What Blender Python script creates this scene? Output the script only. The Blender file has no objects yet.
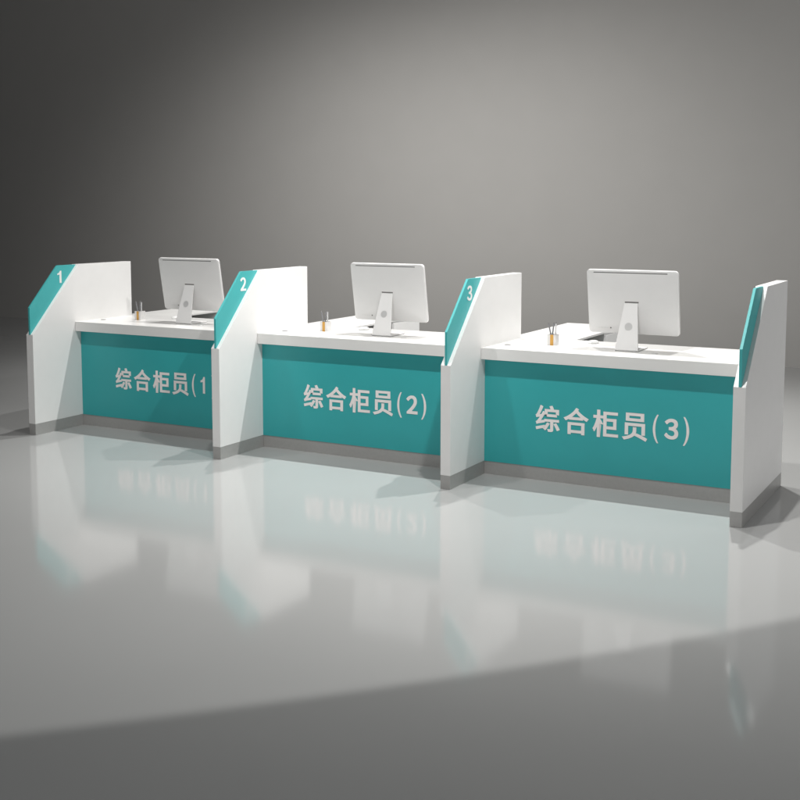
import bpy, bmesh, math, random
from mathutils import Vector, Matrix
random.seed(7)
sc = bpy.context.scene
C = sc.collection
R = math.radians

# ------------------------------------------------------------------ sizes (metres)
S = 1.5838          # pitch of the counter row
T = 0.0601          # divider thickness
D = 0.9848          # divider depth
H = 1.1538          # divider height
HP = 0.0774         # plinth height
HC = 0.6913         # height at which the sloped front corner starts
YC = 0.4419         # depth at which the slope reaches the top
ZT = 0.75           # desktop height
LIP = 0.0673
YD = 0.3972         # front edge of the desktop
YT = 0.4495         # face of the teal front panel
YB = 1.03           # rear edge of the desktop
WX = 0.40           # width of the return
WY = 2.0            # rear end of the return

# ------------------------------------------------------------------ materials
def mat(name, col, rough=.5, metal=0., spec=.5, noise=0., nscale=30., bump=0., bscale=200., rnoise=0., coat=0.):
    m = bpy.data.materials.new(name); m.use_nodes = True
    nt = m.node_tree; b = nt.nodes['Principled BSDF']
    b.inputs['Base Color'].default_value = (*col, 1)
    b.inputs['Roughness'].default_value = rough
    b.inputs['Metallic'].default_value = metal
    b.inputs['Specular IOR Level'].default_value = spec
    b.inputs['Coat Weight'].default_value = coat
    tc = nt.nodes.new('ShaderNodeTexCoord')
    if noise:
        n = nt.nodes.new('ShaderNodeTexNoise'); n.inputs['Scale'].default_value = nscale
        n.inputs['Detail'].default_value = 6
        nt.links.new(tc.outputs['Object'], n.inputs['Vector'])
        mx = nt.nodes.new('ShaderNodeMix'); mx.data_type = 'RGBA'
        mx.inputs['A'].default_value = (*[c*(1-noise) for c in col], 1)
        mx.inputs['B'].default_value = (*[min(1, c*(1+noise)) for c in col], 1)
        nt.links.new(n.outputs['Fac'], mx.inputs['Factor'])
        nt.links.new(mx.outputs['Result'], b.inputs['Base Color'])
    if rnoise:
        n = nt.nodes.new('ShaderNodeTexNoise'); n.inputs['Scale'].default_value = 2.2
        n.inputs['Detail'].default_value = 5
        nt.links.new(tc.outputs['Object'], n.inputs['Vector'])
        mr = nt.nodes.new('ShaderNodeMapRange')
        mr.inputs['To Min'].default_value = rough-rnoise; mr.inputs['To Max'].default_value = rough+rnoise
        nt.links.new(n.outputs['Fac'], mr.inputs['Value'])
        nt.links.new(mr.outputs['Result'], b.inputs['Roughness'])
    if bump:
        n = nt.nodes.new('ShaderNodeTexNoise'); n.inputs['Scale'].default_value = bscale
        n.inputs['Detail'].default_value = 3
        nt.links.new(tc.outputs['Object'], n.inputs['Vector'])
        bp = nt.nodes.new('ShaderNodeBump'); bp.inputs['Strength'].default_value = bump
        bp.inputs['Distance'].default_value = .001
        nt.links.new(n.outputs['Fac'], bp.inputs['Height'])
        nt.links.new(bp.outputs['Normal'], b.inputs['Normal'])
    return m

M = dict(
    white=mat('white_laminate', (.82, .815, .805), .38, noise=.025, nscale=14, bump=.12, bscale=350),
    top=mat('white_desktop', (.77, .765, .75), .30, noise=.015, nscale=10, bump=.05, bscale=300),
    teal=mat('teal_laminate', (.032, .38, .395), .42, noise=.04, nscale=8, bump=.10, bscale=350),
    plate=mat('teal_acrylic', (.06, .42, .425), .45, noise=.02, nscale=8),
    steel=mat('brushed_grey_plinth', (.42, .415, .405), .38, metal=.25, noise=.08, nscale=60, bump=.15, bscale=400),
    letter=mat('pale_lettering', (.90, .84, .825), .5),
    number=mat('white_number', (.85, .84, .82), .45),
    alu=mat('silver_housing', (.70, .695, .69), .42, metal=.1, noise=.02, nscale=20),
    alu2=mat('silver_stand', (.74, .735, .73), .5),
    dark=mat('dark_slot', (.05, .05, .05), .6),
    slot=mat('grey_slot', (.17, .17, .167), .6),
    glass=mat('black_glass', (.012, .012, .014), .08),
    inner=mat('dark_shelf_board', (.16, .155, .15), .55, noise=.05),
    disc=mat('grey_disc', (.63, .63, .625), .35, metal=.3),
    orange=mat('orange_stripe', (.56, .30, .06), .45),
    china=mat('white_holder', (.66, .65, .64), .25),
    pen=mat('grey_pen', (.22, .22, .23), .35, metal=.2),
    penlight=mat('pale_pen', (.6, .6, .61), .3, metal=.2),
    mouse=mat('white_mouse', (.84, .84, .83), .2),
    grommet=mat('grey_grommet', (.16, .16, .16), .45),
    floor=mat('polished_grey_floor', (.415, .420, .416), .088, noise=.03, nscale=1.3, rnoise=.02),
    wall=mat('matt_grey_backdrop', (.42, .41, .395), .85, noise=.03, nscale=3, bump=.2, bscale=60),
)

# ------------------------------------------------------------------ mesh helpers
def obj(name, bm, m, parent=None, bevel=0., smooth=False, seg=2):
    bmesh.ops.recalc_face_normals(bm, faces=bm.faces)
    me = bpy.data.meshes.new(name); bm.to_mesh(me); bm.free()
    me.materials.append(m)
    if smooth:
        for p in me.polygons: p.use_smooth = True
    o = bpy.data.objects.new(name, me); C.objects.link(o)
    if parent: o.parent = parent
    if bevel:
        b = o.modifiers.new('bevel', 'BEVEL'); b.width = bevel; b.segments = seg
        b.limit_method = 'ANGLE'; b.angle_limit = R(35); b.harden_normals = True
    return o

def box(bm, x0, x1, y0, y1, z0, z1):
    v = [bm.verts.new(p) for p in ((x0,y0,z0),(x1,y0,z0),(x1,y1,z0),(x0,y1,z0),(x0,y0,z1),(x1,y0,z1),(x1,y1,z1),(x0,y1,z1))]
    for f in ((0,3,2,1),(4,5,6,7),(0,1,5,4),(1,2,6,5),(2,3,7,6),(3,0,4,7)):
        bm.faces.new([v[i] for i in f])
    return bm

def prism_x(bm, prof, x0, x1):          # profile of (y, z) swept along x
    a = [bm.verts.new((x0, y, z)) for y, z in prof]; b = [bm.verts.new((x1, y, z)) for y, z in prof]
    bm.faces.new(a[::-1]); bm.faces.new(b)
    n = len(prof)
    for i in range(n): bm.faces.new((a[i], a[(i+1) % n], b[(i+1) % n], b[i]))
    return bm

def prism_z(bm, prof, z0, z1):
    a = [bm.verts.new((x, y, z0)) for x, y in prof]; b = [bm.verts.new((x, y, z1)) for x, y in prof]
    bm.faces.new(a[::-1]); bm.faces.new(b)
    n = len(prof)
    for i in range(n): bm.faces.new((a[i], a[(i+1) % n], b[(i+1) % n], b[i]))
    return bm

def tube(bm, p, q, r0, r1, n=12):
    p, q = Vector(p), Vector(q); d = (q-p).normalized()
    u = d.orthogonal().normalized(); w = d.cross(u)
    ra, rb = [], []
    for i in range(n):
        a = 2*math.pi*i/n; k = u*math.cos(a)+w*math.sin(a)
        ra.append(bm.verts.new(p+k*r0)); rb.append(bm.verts.new(q+k*r1))
    bm.faces.new(ra[::-1]); bm.faces.new(rb)
    for i in range(n): bm.faces.new((ra[i], ra[(i+1) % n], rb[(i+1) % n], rb[i]))
    return bm

def thing(name, label, cat, loc=(0, 0, 0), group=None):
    o = bpy.data.objects.new(name, None); C.objects.link(o); o.location = loc
    o.empty_display_size = .1
    o['label'] = label; o['category'] = cat
    if group: o['group'] = group
    return o

def dup(root, loc, label):
    r = root.copy(); C.objects.link(r); r.location = loc; r['label'] = label
    def kids(src, dst):
        for ch in list(src.children):
            c = ch.copy(); C.objects.link(c); c.parent = dst
            kids(ch, c)
    kids(root, r)
    return r

GLY = {}
def glyph(ch, bold):
    """flat outline of one character, its bounding box scaled to the unit square"""
    key = (ch, bold)
    if ch == '1':       # stem with a small flag
        return [(.52, 0), (1, 0), (1, 1), (.66, 1), (.55, .90), (.33, .815), (0, .78), (0, .655), (.52, .70)], [(0, 1, 2, 3, 8), (3, 4, 5, 8), (5, 6, 7, 8)]
    if key not in GLY:
        cu = bpy.data.curves.new('glyph', 'FONT'); cu.body = ch; cu.size = 1; cu.offset = bold
        cu.resolution_u = 6; cu.fill_mode = 'FRONT'
        to = bpy.data.objects.new('glyph', cu); C.objects.link(to)
        bpy.context.view_layer.update()
        me = bpy.data.meshes.new_from_object(to.evaluated_get(bpy.context.evaluated_depsgraph_get()))
        vs = [v.co.copy() for v in me.vertices]; fs = [tuple(p.vertices) for p in me.polygons]
        x0 = min(v.x for v in vs); x1 = max(v.x for v in vs); y0 = min(v.y for v in vs); y1 = max(v.y for v in vs)
        GLY[key] = ([((v.x-x0)/(x1-x0), (v.y-y0)/(y1-y0)) for v in vs], fs)
        bpy.data.objects.remove(to); bpy.data.curves.remove(cu); bpy.data.meshes.remove(me)
    return GLY[key]

def lettering(name, items, place, m, parent, depth):
    """items: (character, a0, a1, z0, z1, bold); place(a, z, d) -> point"""
    bm = bmesh.new()
    for ch, a0, a1, z0, z1, bold in items:
        vs, fs = glyph(ch, bold)
        f_ = [bm.verts.new(place(a0+(a1-a0)*u, z0+(z1-z0)*w, depth)) for u, w in vs]
        for f in fs:
            try: bm.faces.new([f_[i] for i in f])
            except ValueError: pass
        if ch > '\u4e00':     # heavier strokes: the outline repeated a hair to each side, each on its own level
            for k, (du, dw) in enumerate(((.0015, 0), (-.0015, 0))):
                f_ = [bm.verts.new(place(a0+(a1-a0)*u+du, z0+(z1-z0)*w+dw, depth+.00015*(k+1))) for u, w in vs]
                for f in fs:
                    try: bm.faces.new([f_[i] for i in f])
                    except ValueError: pass
    ext = bmesh.ops.extrude_face_region(bm, geom=list(bm.faces))
    nv = [e for e in ext['geom'] if isinstance(e, bmesh.types.BMVert)]
    off = Vector(place(0, 0, 0))-Vector(place(0, 0, depth))
    for v in nv: v.co += off
    return obj(name, bm, m, parent)

# ------------------------------------------------------------------ the setting
bm = bmesh.new()
box(bm, -16, 12, -9, 6.0, -.05, 0)
o = obj('floor', bm, M['floor']); o['kind'] = 'structure'
# backdrop: upright wall standing behind the floor
bm = bmesh.new()
prof = [(6.0003, -.05), (6.0003, 9.0), (6.15, 9.0), (6.15, -.05)]
prism_x(bm, prof, -16, 12)
o = obj('wall', bm, M['wall']); o['kind'] = 'structure'

# ------------------------------------------------------------------ dividers
def make_divider(label):
    t = thing('divider_panel', label, 'divider', (0, 0, 0), 'dividers between the counters')
    bm = bmesh.new(); prism_x(bm, [(0, HP), (D, HP), (D, H), (YC, H), (0, HC)], 0, T)
    obj('panel_body', bm, M['white'], t, .0012)
    bm = bmesh.new(); box(bm, .0004, T-.0004, .0004, D-.0004, 0, HP-.0002)
    obj('plinth', bm, M['steel'], t, .001)
    slope = YC/(H-HC)
    hpt = .8762
    yb = -.001
    e = .003
    bm = bmesh.new()
    prism_x(bm, [(yb, HC+.001), (e, HC+.0005), (YC+e, H-.0006), (yb+(H-hpt)*slope, H-.0006), (yb, hpt)], .0246, .0388)
    obj('accent_plate', bm, M['plate'], t, .0008)
    return t
LD = ['white divider with a teal plate reading 1, at the far left end of the row',
      'white divider with a teal plate reading 2, between the first and second counters',
      'white divider with a teal plate reading 3, between the second and third counters',
      'white end divider with an unnumbered teal plate, nearest at the right end of the row']
div0 = make_divider(LD[0])
dividers = [div0] + [dup(div0, (i*S, 0, 0), LD[i]) for i in (1, 2, 3)]
NUM = [('1', .262, .300), ('\uff12', .254, .312), ('\uff13', .250, .312)]
for i, (ch, y0, y1) in enumerate(NUM):
    pl = [c for c in dividers[i].children if c.name.startswith('accent_plate')][0]
    lettering('number', [(ch, y0, y1, 1.030, 1.115, .022)], lambda a, z, d: (.0388+d, a, z), M['number'], pl, .0012)

# ------------------------------------------------------------------ counters
def make_desk(label):
    t = thing('service_counter', label, 'counter', (0, 0, 0), 'service counters in the row')
    g = .0006
    bm = bmesh.new()
    prism_z(bm, [(T+g, YD), (S-g, YD), (S-g, D+.002), (S-.017, D+.002), (S-.017, YB), (-.015, YB), (-.015, D+.002), (T+g, D+.002)], ZT-LIP, ZT)
    dt = obj('desktop', bm, M['top'], t, .0012)
    for gx, gy in ((.138, .598), (1.017, .61)):
        bm = bmesh.new(); tube(bm, (gx, gy, ZT), (gx, gy, ZT+.0022), .019, .018, 28)
        gm = obj('cable_grommet', bm, M['grommet'] if gx < .5 else M['disc'], dt, .0006)
    bm = bmesh.new(); box(bm, T+g, S-g, YT, YT+.018, HP, ZT-LIP-.0005)
    fp = obj('front_panel', bm, M['teal'], t)
    bm = bmesh.new(); box(bm, T+g, S-g, YT+.003, YT+.018, 0, HP-.0006)
    obj('plinth', bm, M['steel'], t)
    # return that runs back from the desktop: top, drawer pedestal, open shelf bay
    bm = bmesh.new(); box(bm, -.015, WX, YB+.0008, WY, ZT-.014, ZT-.0003)
    obj('return_top', bm, M['top'], t, .001)
    bm = bmesh.new(); box(bm, -.010, WX-.008, 1.585, WY-.005, .06, ZT-.0145)
    pd = obj('drawer_pedestal', bm, M['white'], t, .0012)
    for k in range(3):
        bm = bmesh.new(); box(bm, WX-.0078, WX-.0005, 1.595, WY-.015, .075+.218*k, .285+.218*k)
        dr = obj('drawer_front', bm, M['white'], pd, .001)
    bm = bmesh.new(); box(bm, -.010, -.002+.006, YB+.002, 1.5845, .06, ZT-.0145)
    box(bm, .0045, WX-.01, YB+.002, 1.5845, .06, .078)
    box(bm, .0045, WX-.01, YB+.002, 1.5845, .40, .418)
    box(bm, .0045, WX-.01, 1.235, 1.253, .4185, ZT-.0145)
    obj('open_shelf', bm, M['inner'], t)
    bm = bmesh.new(); box(bm, .01, WX-.03, YB+.01, WY-.02, 0, .0595)
    obj('return_plinth', bm, M['steel'], t)
    return t
LC = ['white counter with teal front reading (1), farthest left, between dividers 1 and 2',
      'middle white counter with teal front reading (2), between dividers 2 and 3',
      'nearest white counter with teal front reading (3), beside the right end divider']
desk0 = make_desk(LC[0])
desks = [desk0] + [dup(desk0, (i*S, 0, 0), LC[i]) for i in (1, 2)]
BO = .016
TXT = [('\u7efc', .382, .526, .287, .438, BO), ('\u5408', .551, .697, .286, .438, BO), ('\u67dc', .722, .867, .286, .440, BO),
       ('\u5458', .891, 1.031, .286, .438, BO), ('(', 1.062, 1.093, .284, .440, .008)]
DG = [('1', 1.136, 1.172), ('\uff12', 1.126, 1.200), ('\uff13', 1.126, 1.200)]
for i in range(3):
    fp = [c for c in desks[i].children if c.name.startswith('front_panel')][0]
    d = DG[i]
    items = TXT + [(d[0], d[1], d[2], .312, .425, .026), (')', 1.227, 1.260, .284, .440, .008)]
    lettering('lettering', items, lambda a, z, dd: (a, YT-dd, z), M['letter'], fp, .0018)

# ------------------------------------------------------------------ monitors
def rrect(w, h, r, n=6):
    pts = []
    for cx, cy, a0 in ((w/2-r, h/2-r, 0), (-w/2+r, h/2-r, 90), (-w/2+r, -h/2+r, 180), (w/2-r, -h/2+r, 270)):
        for k in range(n+1):
            a = R(a0+90*k/n); pts.append((cx+r*math.cos(a), cy+r*math.sin(a)))
    return pts

MX, MY, MZ = .8525, .7125, 1.0200
W_, H_ = .529, .372
th = math.atan2(.065, .367)
U = Vector((1, 0, 0)); V = Vector((0, -math.sin(th), math.cos(th))); N = Vector((0, -math.cos(th), -math.sin(th)))
O = Vector((MX, MY, MZ-ZT))
def mp(u, v, n): return O+U*u+V*v+N*n
def bulge(s): return .015*(1-s**3)
def make_monitor(label):
    t = thing('computer_monitor', label, 'monitor', (0, 0, ZT), 'monitors on the counters')
    bm = bmesh.new()
    rings = []
    prof = [(1.0, -.016), (1.0, -.004), (.996, -.0012), (.988, 0.0)] + [(s, bulge(s)+.0) for s in (.975, .95, .9, .8, .65, .45, .25, .08)]
    base = rrect(W_, H_, .020)
    for s, n in prof:
        rings.append([bm.verts.new(mp(u*s, v*s, n)) for u, v in base])
    for a, b in zip(rings, rings[1:]):
        k = len(a)
        for i in range(k): bm.faces.new((a[i], a[(i+1) % k], b[(i+1) % k], b[i]))
    bm.faces.new(rings[0][::-1]); bm.faces.new(rings[-1])
    hs = obj('housing', bm, M['alu'], t, smooth=True)
    hs.data.set_sharp_from_angle(angle=R(30)) if hasattr(hs.data, 'set_sharp_from_angle') else None
    def slab(u0, u1, v0, v1, n0, n1, name, m, parent):
        bm = bmesh.new()
        v = [bm.verts.new(mp(*p)) for p in ((u0,v0,n0),(u1,v0,n0),(u1,v1,n0),(u0,v1,n0),(u0,v0,n1),(u1,v0,n1),(u1,v1,n1),(u0,v1,n1))]
        for f in ((0,3,2,1),(4,5,6,7),(0,1,5,4),(1,2,6,5),(2,3,7,6),(3,0,4,7)): bm.faces.new([v[i] for i in f])
        return obj(name, bm, m, parent)
    bvent = bulge(.170/(H_/2))
    slab(-.222, .205, .1675, .1735, bvent-.004, bvent+.0004, 'vent_slot', M['slot'], hs)
    slab(-W_/2+.012, W_/2-.012, -.12, H_/2-.012, -.0168, -.0161, 'screen', M['glass'], t)
    slab(-.040, .040, .0005, .0085, bulge(.03)-.004, bulge(.03)+.0006, 'hinge_slot', M['inner'], hs)
    for k, (u, w, h) in enumerate(((-.205, .010, .003), (-.190, .012, .004), (-.173, .014, .004), (-.155, .010, .003), (-.135, .008, .008))):
        b = bulge(.150/(H_/2))
        slab(u, u+w, -.152-h/2, -.152+h/2, b-.003, b+.0006, 'port', M['slot'] if k == 4 else M['disc'], hs)
    # stand: rear leg folded into a foot that runs back under the screen
    bm = bmesh.new()
    path = [(.699, .270, .0385), (.6915, .245, .0405), (.628, .018, .0660), (.6245, .009, .0672), (.627, .0035, .0675), (.634, .0035, .0675), (.810, .0035, .0675)]
    tk = .0065
    def nrm(i):
        a = Vector(path[max(i-1, 0)][:2]); b = Vector(path[min(i+1, len(path)-1)][:2]); d = (b-a).normalized()
        return Vector((-d.y, d.x))
    L = []
    for i, (y, z, hw) in enumerate(path):
        n = nrm(i)
        q = Vector((y, z)); p2 = q+n*tk if (n.x*1+n.y*1) > 0 else q-n*tk
        L.append([bm.verts.new(v) for v in ((MX-.0045-hw, q.x, q.y), (MX-.0045+hw, q.x, q.y), (MX-.0045+hw, p2.x, p2.y), (MX-.0045-hw, p2.x, p2.y))])
    for a, b in zip(L, L[1:]):
        for i in range(4): bm.faces.new((a[i], a[(i+1) % 4], b[(i+1) % 4], b[i]))
    bm.faces.new(L[0]); bm.faces.new(L[-1][::-1])
    st = obj('stand', bm, M['alu2'], t, .0015)
    bm = bmesh.new(); box(bm, MX-.070, MX+.061, .6275, .808, 0, .0034)
    obj('foot_strip', bm, M['slot'], st)  # thin dark grey slab under the foot
    # round cable opening on the rear leg
    zc = .137; f = (zc-.018)/(.245-.018); yc = .628+(.6915-.628)*f
    dn = Vector((0, -(.245-.018), (.6915-.628))).normalized()
    c = Vector((MX-.0045, yc, zc))
    bm = bmesh.new(); tube(bm, c-dn*.001, c+dn*.0007, .0225, .0225, 36)
    obj('cable_opening', bm, M['disc'], st)
    return t
LM = ['silver monitor seen from behind on the counter reading (1), partly behind divider 2',
      'silver monitor seen from behind on the middle counter reading (2)',
      'silver monitor seen from behind on the nearest counter reading (3)']
m0 = make_monitor(LM[0])
for i in (1, 2): dup(m0, (i*S, 0, ZT), LM[i])

# ------------------------------------------------------------------ pen holders and pens
CX, CY, CW, CH = .374, .722, .053, .063
def make_holder(label):
    t = thing('pen_holder', label, 'pen holder', (CX, CY, ZT), 'pen holders on the counters')
    h = CW/2; w = .003
    bm = bmesh.new()
    box(bm, -h, h, -h, -h+w, 0, CH); box(bm, -h, h, h-w, h, 0, CH)
    box(bm, -h, -h+w, -h+w, h-w, 0, CH); box(bm, h-w, h, -h+w, h-w, 0, CH)
    box(bm, -h+w, h-w, -h+w, h-w, 0, .004)
    obj('holder_body', bm, M['china'], t)
    bm = bmesh.new(); box(bm, -.008, .012, -h-.0009, -h-.0001, .0005, CH)
    obj('stripe', bm, M['orange'], t)
    return t
LH = ['small square white pen holder with orange stripe on the counter reading (1)',
      'small square white pen holder with orange stripe on the counter reading (2)',
      'small square white pen holder with orange stripe on the counter reading (3)']
h0 = make_holder(LH[0])
for i in (1, 2): dup(h0, (CX+i*S, CY, ZT), LH[i])
def make_pen(label, p, q, m, name='pen'):
    t = thing(name, label, 'pen', (CX, CY, ZT), 'pens in the holders')
    p, q = Vector(p), Vector(q); d = q-p
    bm = bmesh.new(); tube(bm, p+d*.06, p+d*.93, .0042, .0042, 12); obj('barrel', bm, m, t, smooth=False)
    bm = bmesh.new(); tube(bm, p+d*.931, q, .0038, .0022, 12); obj('end_cap', bm, M['slot'], t)
    bm = bmesh.new(); tube(bm, p, p+d*.0595, .0008, .0038, 12); obj('tip', bm, M['disc'], t)
    return t
PEN = [((.002, -.008, .006), (-.026, -.012, .133), 'leaning left'), ((-.012, .004, .006), (.004, .002, .134), 'in the middle, leaning right'), ((.014, .0, .006), (.019, -.004, .136), 'standing upright at the right')]
for k, (p, q_, how) in enumerate(PEN):
    base = make_pen('thin grey pen %s in the holder on counter (1)' % how, p, q_, M['pen'] if k != 2 else M['penlight'])
    for i in (1, 2):
        dup(base, (CX+i*S, CY, ZT), 'thin grey pen %s in the holder on counter (%d)' % (how, i+1))

# ------------------------------------------------------------------ mice
def make_mouse(label):
    t = thing('computer_mouse', label, 'mouse', (.558, .905, ZT), 'mice on the counters')
    t.rotation_euler = (0, 0, R(-35))
    bm = bmesh.new(); a, b, hh = .024, .038, .017
    rings = []
    for k in range(9):
        e = R(90*k/9); rings.append([bm.verts.new((a*math.cos(e)**.7*math.cos(p), b*math.cos(e)**.7*math.sin(p), .004+hh*math.sin(e))) for p in [2*math.pi*j/32 for j in range(32)]])
    for u, v in zip(rings, rings[1:]):
        for i in range(32): bm.faces.new((u[i], u[(i+1) % 32], v[(i+1) % 32], v[i]))
    bm.faces.new(rings[0][::-1]); bm.faces.new(rings[-1])
    obj('shell', bm, M['mouse'], t, smooth=True)
    bm = bmesh.new(); tube(bm, (0, 0, 0), (0, 0, .0038), 1, 1, 32)
    for v in bm.verts: v.co.x *= a*.95; v.co.y *= b*.95
    obj('base', bm, M['disc'], t)
    return t
LMo = ['small white mouse beside the monitor on the counter reading (1)',
       'small white mouse beside the monitor on the counter reading (2)',
       'small white mouse beside the monitor on the counter reading (3)']
k0 = make_mouse(LMo[0])
for i in (1, 2): dup(k0, (.558+i*S, .905, ZT), LMo[i])

# ------------------------------------------------------------------ camera
cam = bpy.data.cameras.new('camera'); co = bpy.data.objects.new('camera', cam); C.objects.link(co)
cam.sensor_width = 36; cam.lens = 36*1146.68/800
cam.shift_y = -77.48/800
cam.clip_end = 200
co.location = (5.9883, -5.5793, 1.5521)
co.rotation_euler = (R(90-5.707), 0, R(28.872))
sc.camera = co

# ------------------------------------------------------------------ light
w = bpy.data.worlds.new('World'); sc.world = w; w.use_nodes = True
w.node_tree.nodes['Background'].inputs[0].default_value = (.95, .98, 1.0, 1)
w.node_tree.nodes['Background'].inputs[1].default_value = .04

def spot(loc, tgt, power, size, blend, radius, col=(1, .985, .962)):
    l = bpy.data.lights.new('ceiling_spot', 'SPOT'); l.energy = power; l.spot_size = R(size); l.spot_blend = blend
    l.shadow_soft_size = radius; l.color = col
    o = bpy.data.objects.new('ceiling_spot', l); C.objects.link(o); o.location = loc
    d = Vector(tgt)-Vector(loc); o.rotation_euler = d.to_track_quat('-Z', 'Y').to_euler()
    return o
ZL = 5.0
# row above and just behind the counters
for x, p in ((.7, 370), (2.6, 450), (4.3, 560)):
    spot((x, 1.67, ZL), (x, 1.2, 0), p, 92, .7, .035)
# row near the backdrop
for x, p in ((-.8, 290), (1.3, 320)):
    spot((x, 2.2, 3.9), (x-.1, 6.1, -1.2), p, 125, 1, .05)
# lamp in front of the counters, middle
for x, p in ((.7, 85), (2.5, 105)):
    spot((x, -.92, 3.3), (x-.1, .35, .3), p, 84, 1, .03)
# added wide fill far to the right, brightens the right-hand divider faces
al = bpy.data.lights.new('side_fill', 'AREA'); al.shape = 'SQUARE'; al.size = 3; al.energy = 105
ao = bpy.data.objects.new('side_fill', al); C.objects.link(ao); ao.location = (10, 1.2, 3.0)
ao.rotation_euler = (Vector((3, .5, .5))-Vector((10, 1.2, 3.0))).to_track_quat('-Z', 'Y').to_euler()
fl = bpy.data.lights.new('front_fill', 'AREA'); fl.shape = 'SQUARE'; fl.size = 3; fl.energy = 85  # added unseen fill behind the camera, lifts the shade on the counter fronts
fo = bpy.data.objects.new('front_fill', fl); C.objects.link(fo); fo.location = (4.5, -8, 2.6)
fo.rotation_euler = (Vector((2.8, .4, .3))-Vector((4.5, -8, 2.6))).to_track_quat('-Z', 'Y').to_euler()
# front right lamp whose cone ends on the floor in front of the end divider
P = Vector((4.15, -.92, 3.3)); A = Vector((4.75, -1.88, 0)); B = Vector((5.29, -1.18, 0))
nrm_ = (A-P).cross(B-P).normalized()
if nrm_.dot(Vector((0, .5, 0))-P) < 0: nrm_ = -nrm_
half = 78
mid = ((A+B)/2-P).normalized()
axis = mid*math.cos(R(half))+nrm_*math.sin(R(half))
spot(P, P+axis, 215, half*2, .02, .04)

# ------------------------------------------------------------------ view
sc.view_settings.view_transform = 'Standard'; sc.view_settings.look = 'None'
sc.view_settings.exposure = 0; sc.view_settings.gamma = 1
sc.render.engine = 'CYCLES'
sc.cycles.use_denoising = True
sc.cycles.max_bounces = 8
